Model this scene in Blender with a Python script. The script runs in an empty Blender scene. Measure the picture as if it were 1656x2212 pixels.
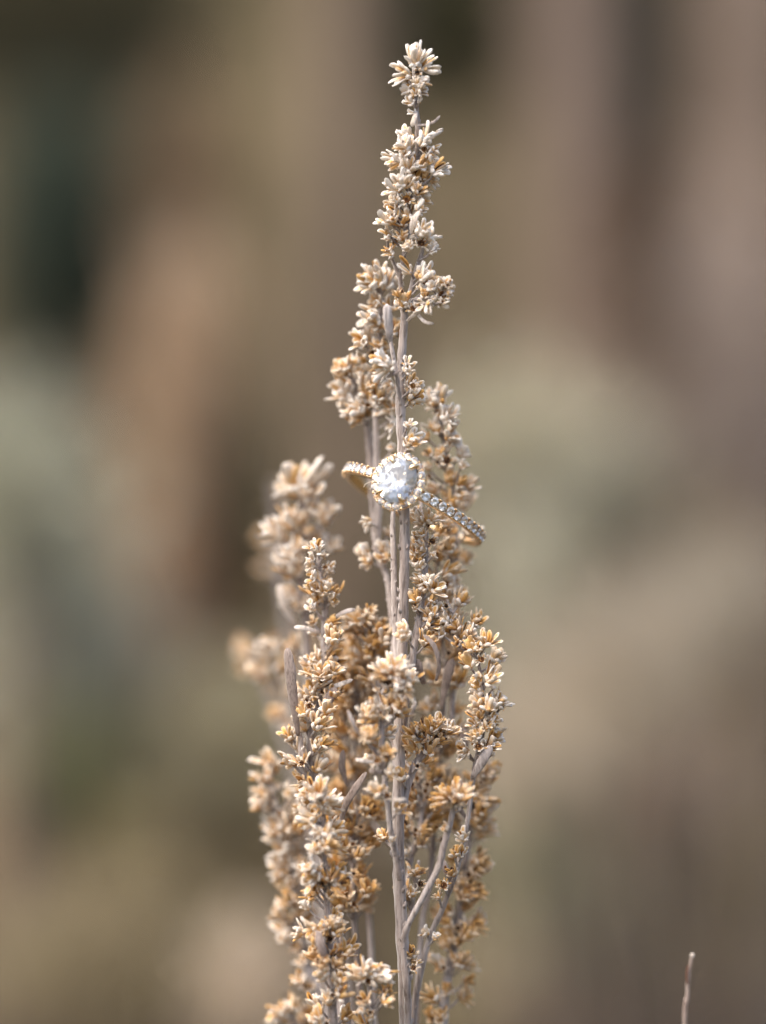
import bpy, bmesh, math, random
from mathutils import Vector, Matrix, Quaternion

random.seed(11)
R = math.radians
sc = bpy.context.scene
col = sc.collection

# ------------------------------------------------------------------ camera
S = 0.342            # metres from lens to the plane in focus
K = 0.123 / 2212     # metres per unit of the layout grid (1656 x 2212) on that plane
CZ = 0.30            # height of the lens above the ground
cam_d = bpy.data.cameras.new("camera")
cam = bpy.data.objects.new("camera", cam_d)
col.objects.link(cam)
cam.location = (0, -S, CZ)
cam.rotation_euler = (R(90), 0, 0)
cam_d.sensor_fit = 'VERTICAL'
cam_d.sensor_height = 36
cam_d.lens = 36 * S / 0.123
cam_d.clip_start = 0.01
cam_d.clip_end = 200
cam_d.dof.use_dof = True
cam_d.dof.focus_distance = S
cam_d.dof.aperture_fstop = 5.0
cam_d.dof.aperture_blades = 0
sc.camera = cam

# ------------------------------------------------------------------ light
SUN_EL, SUN_AZ = 58, -58      # degrees; azimuth from behind the camera, towards the left
wd = bpy.data.worlds.new("World")
sc.world = wd
wd.use_nodes = True
wn = wd.node_tree
sky = wn.nodes.new("ShaderNodeTexSky")
sky.sky_type = 'NISHITA'
sky.sun_disc = False
sky.sun_elevation = R(SUN_EL)
sky.sun_rotation = R(180 - SUN_AZ + 0)
sky.air_density = 1.0
sky.dust_density = 6.0
sky.ozone_density = 1.0
bg = wn.nodes["Background"]
bg.inputs[1].default_value = 0.15
wn.links.new(sky.outputs[0], bg.inputs[0])
sd = bpy.data.lights.new("sun", 'SUN')
sd.energy = 1.1
sd.angle = R(60)
sd.color = (1.0, 0.90, 0.76)
sun = bpy.data.objects.new("sun", sd)
col.objects.link(sun)
dirv = Vector((math.sin(R(SUN_AZ)) * math.cos(R(SUN_EL)), -math.cos(R(SUN_AZ)) * math.cos(R(SUN_EL)), math.sin(R(SUN_EL))))
sun.rotation_euler = dirv.to_track_quat('Z', 'Y').to_euler()
sc.view_settings.view_transform = 'Standard'
sc.view_settings.look = 'None'
sc.view_settings.exposure = 1.3
sc.view_settings.gamma = 1
sc.cycles.max_bounces = 14
sc.cycles.transmission_bounces = 14
sc.cycles.transparent_max_bounces = 8
sc.cycles.sample_clamp_indirect = 6
sc.cycles.caustics_refractive = True
sc.cycles.caustics_reflective = True


def P(x, y, d=0.0):
    """layout grid (x right, y down), d = millimetres behind the plane in focus -> metres"""
    d *= 0.001
    f = K * (S + d) / S
    return Vector(((x - 828) * f, d, CZ + (1106 - y) * f))


def lin(r, g, b, k=1.0):
    out = []
    for c in (r, g, b):
        c /= 255
        c = c / 12.92 if c <= 0.04045 else ((c + 0.055) / 1.055) ** 2.4
        out.append(c * k)
    return (*out, 1)


# ------------------------------------------------------------------ materials
def new_mat(name):
    m = bpy.data.materials.new(name)
    m.use_nodes = True
    return m, m.node_tree.nodes, m.node_tree.links, m.node_tree.nodes["Principled BSDF"]


def mixrgb(N, L, fac, a, b, blend='MIX'):
    n = N.new("ShaderNodeMix")
    n.data_type = 'RGBA'
    n.blend_type = blend
    for s, v in ((0, fac), (6, a), (7, b)):
        if isinstance(v, (int, float)):
            n.inputs[s].default_value = v
        elif isinstance(v, (tuple, list)):
            n.inputs[s].default_value = v
        else:
            L.new(v, n.inputs[s])
    return n.outputs[2]


def noise(N, L, scale, detail=3, coord=None, rough=0.6):
    n = N.new("ShaderNodeTexNoise")
    n.inputs["Scale"].default_value = scale
    n.inputs["Detail"].default_value = detail
    n.inputs["Roughness"].default_value = rough
    if coord is not None:
        L.new(coord, n.inputs["Vector"])
    return n.outputs[0]


def ramp(N, L, fac, stops):
    n = N.new("ShaderNodeValToRGB")
    e = n.color_ramp.elements
    while len(e) < len(stops):
        e.new(0.5)
    for i, (p, c) in enumerate(stops):
        e[i].position = p
        e[i].color = c
    L.new(fac, n.inputs[0])
    return n.outputs[0]


def math_n(N, L, op, a, b):
    n = N.new("ShaderNodeMath")
    n.operation = op
    for i, v in enumerate((a, b)):
        if isinstance(v, (int, float)):
            n.inputs[i].default_value = v
        else:
            L.new(v, n.inputs[i])
    return n.outputs[0]


def bump(N, L, h, dist, strength, bs):
    n = N.new("ShaderNodeBump")
    n.inputs["Strength"].default_value = strength
    n.inputs["Distance"].default_value = dist
    L.new(h, n.inputs["Height"])
    L.new(n.outputs[0], bs.inputs["Normal"])


def petal_material():
    m, N, L, bs = new_mat("dry_petal")
    at = N.new("ShaderNodeAttribute")
    at.attribute_name = "tone"
    oi = N.new("ShaderNodeObjectInfo")
    geo = N.new("ShaderNodeNewGeometry")
    pos = geo.outputs["Position"]
    n1 = noise(N, L, 900, 4, pos)
    n2 = noise(N, L, 5200, 2, pos)
    t = math_n(N, L, 'ADD', at.outputs["Fac"], math_n(N, L, 'MULTIPLY', math_n(N, L, 'SUBTRACT', n1, 0.5), 0.50))
    t = math_n(N, L, 'ADD', t, math_n(N, L, 'MULTIPLY', math_n(N, L, 'SUBTRACT', oi.outputs["Random"], 0.5), 0.16))
    ag = N.new("ShaderNodeAttribute")
    ag.attribute_type = 'OBJECT'
    ag.attribute_name = "tone_shift"
    t = math_n(N, L, 'ADD', t, math_n(N, L, 'MULTIPLY', ag.outputs["Fac"], math_n(N, L, 'SUBTRACT', 1.0, at.outputs["Fac"])))
    c = ramp(N, L, t, [(0.0, (0.90, 0.85, 0.785, 1)), (0.20, (0.77, 0.63, 0.465, 1)), (0.42, (0.72, 0.445, 0.17, 1)),
                       (0.66, (0.54, 0.27, 0.06, 1)), (0.84, (0.115, 0.045, 0.016, 1)), (1.0, (0.022, 0.011, 0.007, 1))])
    c = mixrgb(N, L, 0.30, c, ramp(N, L, n2, [(0.3, (0.62, 0.60, 0.58, 1)), (0.7, (1.25, 1.25, 1.25, 1))]), 'MULTIPLY')
    L.new(c, bs.inputs["Base Color"])
    bs.inputs["Roughness"].default_value = 0.85
    bs.inputs["Specular IOR Level"].default_value = 0.2
    bs.inputs["Sheen Weight"].default_value = 0.6
    bs.inputs["Sheen Roughness"].default_value = 0.4
    bs.inputs["Sheen Tint"].default_value = (1, 0.97, 0.93, 1)
    bump(N, L, n2, 0.00012, 0.7, bs)
    tr = N.new("ShaderNodeBsdfTranslucent")
    L.new(c, tr.inputs[0])
    mx = N.new("ShaderNodeMixShader")
    mx.inputs[0].default_value = 0.14
    L.new(bs.outputs[0], mx.inputs[1])
    L.new(tr.outputs[0], mx.inputs[2])
    L.new(mx.outputs[0], N["Material Output"].inputs[0])
    return m


def woody(name, c0, c1, c2, s1=260, s2=3200, sheen=0.3, bd=0.00012, stretch=0.25):
    m, N, L, bs = new_mat(name)
    geo = N.new("ShaderNodeNewGeometry")
    mp = N.new("ShaderNodeMapping")
    mp.inputs["Scale"].default_value = (1, 1, stretch)
    L.new(geo.outputs["Position"], mp.inputs[0])
    n1 = noise(N, L, s1, 4, mp.outputs[0])
    n2 = noise(N, L, s2, 3, mp.outputs[0], 0.7)
    c = ramp(N, L, n1, [(0.32, c0), (0.52, c1), (0.72, c2)])
    c = mixrgb(N, L, 0.75, c, ramp(N, L, n2, [(0.36, (0.38, 0.34, 0.31, 1)), (0.50, (1, 1, 1, 1)), (0.75, (1.2, 1.2, 1.2, 1))]), 'MULTIPLY')
    L.new(c, bs.inputs["Base Color"])
    bs.inputs["Roughness"].default_value = 0.85
    bs.inputs["Specular IOR Level"].default_value = 0.25
    bs.inputs["Sheen Weight"].default_value = sheen
    bs.inputs["Sheen Roughness"].default_value = 0.4
    bump(N, L, n2, bd, 0.8, bs)
    return m


def simple(name, rgba, var=0.35, scale=40, rough=0.9, trans=0.0):
    m, N, L, bs = new_mat(name)
    geo = N.new("ShaderNodeNewGeometry")
    n1 = noise(N, L, scale, 3, geo.outputs["Position"])
    lo = tuple(c * (1 - var) for c in rgba[:3]) + (1,)
    hi = tuple(min(1, c * (1 + var)) for c in rgba[:3]) + (1,)
    c = ramp(N, L, n1, [(0.3, lo), (0.7, hi)])
    L.new(c, bs.inputs["Base Color"])
    bs.inputs["Roughness"].default_value = rough
    bs.inputs["Specular IOR Level"].default_value = 0.15
    if trans:
        tr = N.new("ShaderNodeBsdfTranslucent")
        L.new(c, tr.inputs[0])
        mx = N.new("ShaderNodeMixShader")
        mx.inputs[0].default_value = trans
        L.new(bs.outputs[0], mx.inputs[1])
        L.new(tr.outputs[0], mx.inputs[2])
        L.new(mx.outputs[0], N["Material Output"].inputs[0])
    return m


M_PETAL = petal_material()
M_STEM = woody("grey_stem", (0.20, 0.155, 0.13, 1), (0.385, 0.335, 0.31, 1), (0.54, 0.49, 0.47, 1), 330, 2600, .6, .00030, .12)
M_TWIG = woody("brown_twig", (0.22, 0.16, 0.13, 1), (0.36, 0.29, 0.25, 1), (0.48, 0.41, 0.37, 1))
M_LEAF = woody("felted_leaf", (0.19, 0.145, 0.125, 1), (0.27, 0.22, 0.195, 1), (0.36, 0.30, 0.28, 1), 200, 5000, 0.5, 0.00006)
M_PALE = woody("pale_leaf", (0.50, 0.42, 0.34, 1), (0.68, 0.62, 0.57, 1), (0.78, 0.74, 0.70, 1), 500, 5000, 0.4, 0.00006)
M_FIBRE = simple("fibre", (0.7, 0.6, 0.48, 1), 0.1, 900)

M_GOLD, N, L, bs = new_mat("yellow_gold")
bs.inputs["Base Color"].default_value = (0.92, 0.69, 0.43, 1)
bs.inputs["Metallic"].default_value = 1
bs.inputs["Roughness"].default_value = 0.16
geo = N.new("ShaderNodeNewGeometry")
bump(N, L, noise(N, L, 2500, 3, geo.outputs["Position"]), 0.00002, 0.35, bs)
for _nm, _c, _d in (("small_diamond", (0.95, 0.93, 0.90, 1), .10), ("diamond", (0.62, 0.65, 0.68, 1), .12)):
  M_SMALL = bpy.data.materials.get('small_diamond')
  M_DIA, N, L, bs = new_mat(_nm)
  bs.inputs["Base Color"].default_value = _c
  bs.inputs["Roughness"].default_value = 0.01
  bs.inputs["IOR"].default_value = 2.1
  bs.inputs["Transmission Weight"].default_value = 1.0
  df = N.new("ShaderNodeBsdfDiffuse")          # pale diffuse mixed in, painting a soft milky brightness onto the stones
  df.inputs[0].default_value = (0.75, 0.76, 0.78, 1)
  mx = N.new("ShaderNodeMixShader")
  mx.inputs[0].default_value = _d
  L.new(bs.outputs[0], mx.inputs[1])
  L.new(df.outputs[0], mx.inputs[2])
  L.new(mx.outputs[0], N["Material Output"].inputs[0])


# ------------------------------------------------------------------ mesh helpers
def tag(o, label=None, cat=None, group=None, kind=None):
    for k, v in (("label", label), ("category", cat), ("group", group), ("kind", kind)):
        if v:
            o[k] = v
    return o


def mesh_of(name, V, F, mat, tones=None, smooth=True):
    me = bpy.data.meshes.new(name)
    me.from_pydata([tuple(v) for v in V], [], F)
    me.update()
    if smooth:
        me.polygons.foreach_set("use_smooth", [True] * len(me.polygons))
    if tones is not None:
        a = me.attributes.new("tone", 'FLOAT', 'POINT')
        a.data.foreach_set("value", tones)
    me.materials.append(mat)
    return me


def obj(name, me, parent=None):
    o = bpy.data.objects.new(name, me)
    col.objects.link(o)
    if parent is not None:
        o.parent = parent
    return o


def empty(name, loc=(0, 0, 0)):
    o = bpy.data.objects.new(name, None)
    o.empty_display_size = 0.01
    col.objects.link(o)
    o.location = loc
    return o


def catmull(pts, n=6):
    """pts: list of tuples of floats; returns denser list"""
    out = []
    q = [pts[0]] + list(pts) + [pts[-1]]
    for i in range(1, len(q) - 2):
        p0, p1, p2, p3 = q[i - 1], q[i], q[i + 1], q[i + 2]
        for k in range(n):
            t = k / n
            out.append(tuple(0.5 * (2 * b + (c - a) * t + (2 * a - 5 * b + 4 * c - d) * t * t + (3 * b - a - 3 * c + d) * t ** 3)
                             for a, b, c, d in zip(p0, p1, p2, p3)))
    out.append(tuple(pts[-1]))
    return out


def tube(V, F, pts, rad, sides=9, wob=0.0, flat=None):
    """pts Vectors; rad list; flat = (normal Vector, factor) squashes the section along that normal"""
    base = len(V)
    up = Vector((0.13, 0.97, 0.21))
    n = len(pts)
    for i in range(n):
        t = (pts[min(i + 1, n - 1)] - pts[max(i - 1, 0)])
        t = t.normalized() if t.length > 1e-9 else Vector((0, 0, 1))
        if flat:
            a = flat[0] - t * flat[0].dot(t)
            a.normalize()
            b = t.cross(a)
        else:
            a = (up - t * up.dot(t)).normalized()
            b = t.cross(a)
        for k in range(sides):
            th = 2 * math.pi * k / sides
            r = rad[i] * (1 + wob * (random.random() - 0.5))
            ca = math.cos(th) * (flat[1] if flat else 1.0)
            V.append(pts[i] + a * (r * ca) + b * (r * math.sin(th)))
    for i in range(n - 1):
        for k in range(sides):
            a0 = base + i * sides + k
            a1 = base + i * sides + (k + 1) % sides
            F.append((a0, a1, a1 + sides, a0 + sides))
    F.append(tuple(base + k for k in reversed(range(sides))))
    F.append(tuple(base + (n - 1) * sides + k for k in range(sides)))


# ------------------------------------------------------------------ flower head meshes (unit length along +Z)
def petal(V, F, T, base, d, inner, L, W, t0, t1, tin, bend=0.0, thick=0.55, cup=0.5, seg=8):
    d = d.normalized()
    inner = (inner - d * inner.dot(d)).normalized()
    side = d.cross(inner)
    prof = [(0.0, 0.42), (0.2, 0.60), (0.45, 0.84), (0.68, 1.0), (0.85, 1.0), (0.95, 0.78), (1.0, 0.36)]
    b0 = len(V)
    tw = random.uniform(-0.9, 0.9)
    if random.random() < .13:      # a withered brown one
        t0, t1 = t0 + .3, t1 + .36
        W *= .75
    pinch = random.uniform(.75, 1.1)
    kink = random.uniform(-.10, .10)
    jit = W * .07
    for (t, w) in prof:
        c = base + d * (L * t) - inner * (bend * L * t * t) + side * (kink * L * math.sin(t * 3.4))
        if t > .9:
            w *= pinch
        a = tw * t
        s2 = side * math.cos(a) + inner * math.sin(a)
        i2 = inner * math.cos(a) - side * math.sin(a)
        for k in range(seg):
            th = 2 * math.pi * k / seg
            x = math.cos(th) * W * 0.5 * w
            y = math.sin(th) * W * 0.5 * w * thick
            tone = t0 + (t1 - t0) * min(1, t * 1.15)
            if y > W * 0.02:
                y *= (1 - cup * 1.1) if abs(math.cos(th)) < 0.5 else 0.95
                if abs(math.cos(th)) < 0.5 and t < 0.92:
                    tone += tin
            V.append(c + s2 * (x + random.uniform(-jit, jit)) + i2 * (y + random.uniform(-jit, jit)) + d * random.uniform(-jit, jit))
            T.append(min(0.99, max(0.0, tone + random.uniform(-0.04, 0.04))))
    for i in range(len(prof) - 1):
        for k in range(seg):
            a0 = b0 + i * seg + k
            a1 = b0 + i * seg + (k + 1) % seg
            F.append((a0, a1, a1 + seg, a0 + seg))
    F.append(tuple(b0 + (len(prof) - 1) * seg + k for k in range(seg)))


def sph(th, ph):
    return Vector((math.sin(th) * math.cos(ph), math.sin(th) * math.sin(ph), math.cos(th)))


def bracts(V, F, T, n, L, W, th0, th1, tone):
    for i in range(n):
        ph = 2.4 * i + random.uniform(-.3, .3)
        th = random.uniform(th0, th1)
        dd = sph(th, ph)
        petal(V, F, T, Vector((0, 0, random.uniform(-.02, .08))) + dd * 0.02, dd, Vector((0, 0, 1)), L * random.uniform(.75, 1.2), W * random.uniform(.8, 1.2),
              tone + .12, tone, .12, -0.25, 0.75, 0.3, 6)


def head_fan(n, spread, W, tb, tt, tin, inner_gold=0.3, br=5):
    V, F, T = [], [], []
    for i in range(n):
        u = (i + 0.5) / n
        th = R(spread) * math.sqrt(u) * random.uniform(.55, 1.3)
        ph = 2.39996 * i + random.uniform(-.7, .7)
        dd = sph(th, ph)
        rad = Vector((math.cos(ph), math.sin(ph), 0))
        core = inner_gold * (1 - u)
        petal(V, F, T, rad * 0.04 * (1 + u), dd, -rad, random.uniform(.66, 1.06) - 0.08 * u, W * random.uniform(.8, 1.2),
              tb + core + random.uniform(-.04, .08), tt + core * 0.6 + random.uniform(-.03, .06), tin, random.uniform(-.05, .20), random.uniform(.36, .55), .8)
    bracts(V, F, T, br, 0.36, W * 1.0, R(35), R(80), 0.12)
    return mesh_of("flower_head", V, F, M_PETAL, T)


def head_spent(n):
    V, F, T = [], [], []
    for i in range(n):
        ph = 2 * math.pi * i / n + random.uniform(-.2, .2)
        rad = Vector((math.cos(ph), math.sin(ph), 0))
        dd = sph(R(random.uniform(28, 55)), ph)
        petal(V, F, T, rad * 0.45 + Vector((0, 0, -.25)), dd, Vector((0, 0, 1)) * .6 - rad, random.uniform(.55, .95), random.uniform(.42, .6),
              .22, .04, .60, random.uniform(-.3, .1), .5, .7)
    for i in range(3):      # a few longer ones fallen outwards
        ph = random.uniform(0, 6.28)
        rad = Vector((math.cos(ph), math.sin(ph), 0))
        petal(V, F, T, rad * .5 + Vector((0, 0, -.3)), sph(R(85), ph), Vector((0, 0, 1)), random.uniform(.8, 1.1), .36, .2, .05, .2, 0, .6, .5)
    # hollow brown floor and a ring of stubs
    b0 = len(V)
    V.append(Vector((0, 0, -.16))); T.append(.97)
    for k in range(12):
        a = 2 * math.pi * k / 12
        V.append(Vector((math.cos(a) * .52, math.sin(a) * .52, .02))); T.append(.86)
    for k in range(12):
        F.append((b0, b0 + 1 + k, b0 + 1 + (k + 1) % 12))
    for i in range(5):
        ph = random.uniform(0, 6.28)
        r = random.uniform(.05, .3)
        petal(V, F, T, Vector((math.cos(ph) * r, math.sin(ph) * r, -.12)), sph(R(25), ph), Vector((0, 0, 1.0)) + Vector((.1, 0, 0)), .3, .14, .9, .7, 0, 0, .8, 0, 6)
    return mesh_of("spent_head", V, F, M_PETAL, T)


def head_rosette(n):
    V, F, T = [], [], []
    for i in range(n):
        u = (i + .5) / n
        th = R(95) * math.sqrt(u) * random.uniform(.85, 1.15)
        ph = 2.39996 * i + random.uniform(-.5, .5)
        dd = (sph(th, ph) + Vector((0, 0, .25))).normalized()
        rad = Vector((math.cos(ph), math.sin(ph), 0))
        petal(V, F, T, Vector((0, 0, .25)) + dd * .15, dd, -rad, random.uniform(.42, .72), random.uniform(.10, .16), .72, -.02 + .22 * random.random(), .2, random.uniform(-.1, .25), .7, .35)
    return mesh_of("flower_head", V, F, M_PETAL, T)


HEADS = {
    'w': [head_fan(random.choice((9, 11, 13)), random.uniform(24, 42), random.uniform(.20, .26), .40, .0, .36, .30, 6) for _ in range(14)],
    'm': [head_fan(random.choice((5, 7, 8)), random.uniform(14, 26), random.uniform(.21, .27), .38, .0, .36, .28, 5) for _ in range(12)],
    't': [head_fan(random.choice((2, 3)), random.uniform(8, 12), .25, .20, .02, .30, .10, 2) for _ in range(4)],
    'g': [head_fan(random.choice((6, 7, 9)), random.uniform(11, 20), random.uniform(.19, .25), .60, .33, .26, .12, 5) for _ in range(9)],
    'o': [head_fan(random.choice((8, 10, 12)), random.uniform(20, 38), random.uniform(.20, .26), .56, .17, .32, .25, 6) for _ in range(12)],
    'b': [head_fan(random.choice((11, 13)), random.uniform(45, 60), .17, .80, .48, .20, .1, 5) for _ in range(3)],
    's': [head_spent(random.choice((5, 6, 7))) for _ in range(8)],
    'r': [head_rosette(46)],
}

# ------------------------------------------------------------------ zoom tables -> layout grid
Z = {1: (700, 60, 4.14), 2: (700, 540, 4.14), 3: (700, 960, 4.14), 4: (500, 960, 4.425), 5: (800, 1160, 4.425),
     6: (500, 1400, 4.425), 7: (800, 1600, 3.28), 8: (540, 1800, 4.6), 0: (0, 0, 0.973)}


def zc(z, x, y):
    ox, oy, s = Z[z]
    return (ox + x / s) * 0.973, (oy + y / s) * 0.973


# branch: key -> (points (x, y, d mm, r px), material)
BR = {}


def br(key, s, mat=None):
    v = [float(a) for a in s.replace(',', ' ').split()]
    BR[key] = ([tuple(v[i:i + 4]) for i in range(0, len(v), 4)], mat or M_STEM)


br('M', "890,6500,6,26 888,4200,5,22 880,3000,2,17 876,2212,0,14 868,2000,0,13.5 861,1850,0,13 862,1650,0,13 866,1500,0,13 872,1300,0,11 875,1150,0,11 872,1000,0,11 866,900,0,10.5 866,800,0,9.5 872,720,0,8.5 874,682,0,8 868,632,0,5 865,600,0,5 872,560,0,5 880,500,0,5 882,458,0,5 888,412,0,5 901,372,0,5.5 903,318,0,6 903,270,0,6 900,235,0,5 896,200,0,4 895,165,0,3.5 893,140,0,3")
br('M2', "868,1520,1,5 858,1420,1,7 853,1300,1,7 851,1200,2,6.5 849,1140,3,6 851,1100,4,4.5 858,1060,5,3")
br('R1', "877,674,0,5 885,640,0,5.5 897,591,0,5 905,565,0,4.5 912,545,0,4 914,522,0,3.5")
br('TL', "865,602,0,4 855,578,0,4 846,556,0,3.5 838,538,1,3")
br('RC', "880,652,0,4 900,646,-1,4 925,644,-1,4 948,636,-1,3.5 958,628,-1,3")
br('BS', "866,875,-1,4 858,818,-2,5 850,770,-2,4.5 843,730,-2,4")
br('LB', "864,1560,2,7 852,1400,6,8 845,1300,8,8 836,1245,9,7 818,1200,10,8 815,1160,10,9 818,1100,10,8 815,1040,10,8 814,980,10,7 812,900,9,7 815,850,9,6 818,780,9,5 822,700,8,5 824,640,8,4 815,590,8,3")
br('LB2', "815,1180,11,9 808,1090,12,9 803,1010,13,9 797,940,13,8 790,890,13,6 775,850,12,5 760,815,12,4")
br('RB', "975,1560,10,6 985,1400,12,7 986,1300,12,7 986,1200,13,6 985,1120,12,6 978,1050,10,5 966,990,10,5 955,930,10,4.5 944,880,10,4")
br('C1', "872,1580,0,7 880,1500,-1,7 892,1417,0,8 902,1360,1,8 911,1305,2,7 919,1239,3,6 921,1186,4,5 922,1130,4,4 910,1090,5,3.5 898,1000,6,3")
br('RS', "884,3000,2,12 890,2300,5,10 893,2213,5,9 899,2150,5,9 927,2031,4,8 956,1963,3,7.5 986,1883,2,7 1006,1800,2,6 1018,1720,2,6 1028,1646,1,6 1046,1570,1,5 1043,1502,1,4.5 1037,1447,1,4.5 1028,1405,2,4.5 1008,1365,3,4 985,1335,4,4 965,1295,5,3.5")
br('R2', "886,3050,4,12 950,2300,12,10 962,2150,13,10 978,2061,14,10 990,1987,14,9 1002,1900,14,8 1014,1800,14,7 1026,1720,14,6 1036,1650,14,4")
br('F', "878,2500,0,9 882,2213,-1,10 878,2120,-2,10 872,2040,-2,8 884,1994,-3,8 945,1880,-4,8.5 958,1830,-4,9 971,1785,-4,8 983,1735,-4,6.5")
br('G', "866,1790,0,7 880,1705,1,9 897,1654,1,10 918,1622,1,8 924,1585,1,5")
br('FL', "864,1900,-2,7 857,1853,-3,7.5 847,1810,-4,6.5 838,1740,-5,5.5 833,1695,-5,5.5 826,1631,-5,6 825,1586,-5,6 826,1540,-5,5 826,1505,-5,5 834,1482,-5,4")
br('FLB', "828,1660,-5,5 816,1630,-6,4.5 797,1607,-6,4 780,1588,-6,4")
br('L2', "800,3000,4,10 745,2200,6,9 712,1950,6,8 685,1750,5,8 673,1670,4,8.5 673,1582,4,8 682,1550,4,7 691,1505,5,6 700,1440,5,6 700,1380,6,6.5 703,1325,6,6 704,1300,6,5 694,1242,6,4 689,1209,6,4 688,1180,6,3")
br('L3', "685,1765,5,6 668,1700,4,7 656,1640,3,7 645,1585,3,8")
br('LM', "820,3000,0,10 730,2320,-2,10 720,2196,-3,10 714,2111,-3,10 711,2048,-3,9 706,1942,-3,7 698,1857,-4,5.5 696,1821,-4,6 699,1773,-4,5 699,1730,-4,4 694,1705,-4,3")
br('LL', "800,3000,8,10 700,2220,16,9 660,2080,19,8 640,1950,20,7 628,1850,20,6 615,1790,20,5.5 600,1745,20,5 585,1695,20,4")
br('LL2', "790,3000,8,10 690,2350,18,8 655,2240,18,7 625,2195,18,6 600,2180,18,5")
br('BM', "850,3000,0,9 812,2320,-3,7 806,2212,-4,6.5 800,2145,-4,6 796,2105,-4,5")
br('B1', "840,3000,8,9 800,2000,14,8 772,1850,15,7 765,1700,16,6 768,1550,16,6 782,1470,16,5 790,1390,15,4")
br('B2', "830,3000,8,9 740,2100,14,9 745,1800,18,8 742,1600,19,7 735,1480,18,6 740,1390,18,4")
br('B3', "870,3000,6,9 905,2100,12,8 930,1900,14,8 945,1700,15,8 958,1550,14,7 962,1450,12,6 955,1370,11,5 945,1240,10,4 940,1150,9,3")
br('B4', "850,3000,6,8 775,2100,9,8 765,1950,9,7 765,1820,10,6 772,1750,10,4")
br('B5', "866,1980,2,7 890,1850,8,7 912,1760,10,6 905,1660,11,5")
br('B6', "865,2080,2,7 885,1990,5,6 900,1900,5,5 905,1860,4,4")
br('ZM', "862,1640,3,6 822,1500,9,7 808,1420,10,6 801,1360,10,5 797,1320,10,4")
br('X1', "800,3000,18,9 730,2100,26,9 690,1750,28,8 668,1500,22,8 660,1350,21,7 648,1250,21,6 650,1150,21,5 653,1080,21,4.5 648,1030,21,4")
br('X2', "790,3000,20,9 720,2100,34,7 668,1750,38,6 612,1520,36,5 582,1420,30,4")
br('X3', "780,3000,40,10 700,2100,60,8 640,1720,60,7 590,1530,60,6 555,1450,60,5 545,1400,60,4")
br('X4', "790,3000,50,10 720,2000,80,9 650,1600,86,8 612,1250,88,7 592,1040,88,5")

# heads: (z, key(s), text)  rows "type x0 y0 x1 y1"; s = "s x y r"
HT = []


def ht(z, keys, txt):
    for row in txt.strip().split(';'):
        f = row.split()
        if f:
            HT.append((z, keys.split(), f[0], [float(a) for a in f[1:]]))


ht(1, 'M', """w 925 370 890 135; m 950 385 1065 245; t 990 385 1150 415; w 885 440 680 420; m 860 470 790 470; t 930 480 1100 485; m 930 530 1040 470; m 935 600 1050 560;
 m 890 600 775 565; m 890 560 820 520; m 905 705 820 640; t 945 700 975 650; t 930 790 835 765; o 940 560 960 460; s 940 420 40; m 915 640 900 560;
 m 985 1080 1095 890; m 970 1100 1030 950; m 880 1080 790 905; m 860 1130 750 1010; w 835 1190 825 990; s 1003 1122 42; m 1040 1140 1150 1100; t 800 1240 615 1185; m 810 1260 640 1250;
 w 1060 1340 1215 1215; t 1090 1360 1270 1310; m 1050 1400 1150 1440; w 860 1330 910 1170; g 900 1430 930 1310; g 990 1410 1010 1280; g 950 1300 1050 1190; w 790 1510 650 1380; m 765 1510 605 1480;
 w 830 1480 830 1330; m 900 1510 960 1420; s 842 1580 62; o 940 1610 1055 1540; m 930 1690 1025 1620; o 780 1690 640 1610; m 740 1700 630 1670; m 710 1810 568 1690; w 730 1800 670 1690;
 b 800 1840 790 1730; o 860 1780 840 1620; m 690 1920 605 1830; m 1020 1210 1110 1160; w 860 1440 760 1400; o 930 1540 1000 1450; g 870 1330 870 1200; o 960 1500 1060 1470; w 760 1620 700 1560; m 800 1130 740 1090""")
ht(1, 'R1', """w 970 1920 1035 1765; m 1040 1960 1115 1870; s 975 1985 55; m 1070 2060 1130 1975; t 1050 2080 1110 2050; m 930 1960 890 1880""")
ht(1, 'TL M', """o 800 1960 780 1860; s 735 1975 45; b 700 2060 655 1995; m 830 2000 880 1880; w 720 2100 640 2060; o 860 2060 830 1960; m 680 1960 640 1910""")
ht(2, 'M R1', """t 890 275 745 115; w 960 340 1105 210; m 950 300 1020 200; g 1000 440 1115 260; m 1050 440 1085 330; m 930 420 990 390; g 800 590 835 395; o 770 500 740 420; m 860 560 800 470""")
ht(2, 'RC', """s 1172 470 62; m 1200 400 1225 300; m 1180 400 1120 340; m 1220 430 1285 380; m 1210 450 1275 455; t 1050 530 1035 650; t 1130 550 1235 575; t 1000 540 960 600; s 905 600 50; g 1010 500 1000 410; m 1090 430 1060 330; t 1100 520 1040 540; s 1215 385 26; s 1172 535 26; t 1000 550 880 600""")
ht(2, 'LB', """w 600 370 545 150; w 565 390 400 290; m 560 400 395 385; g 590 410 592 250; m 640 430 690 180; w 720 440 720 240; m 770 400 750 300; w 600 560 495 480; w 590 690 375 650; m 590 740 450 690;
 o 740 860 745 690; w 680 620 700 470; o 600 820 560 740; o 700 780 620 690; w 740 1320 600 1330; w 750 1560 640 1430; w 750 1660 640 1650; m 740 1500 690 1400; w 730 1900 670 1850""")
ht(2, 'BS', "w 700 1130 508 1070; w 690 1150 520 1130; m 700 1140 600 1050")
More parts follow.
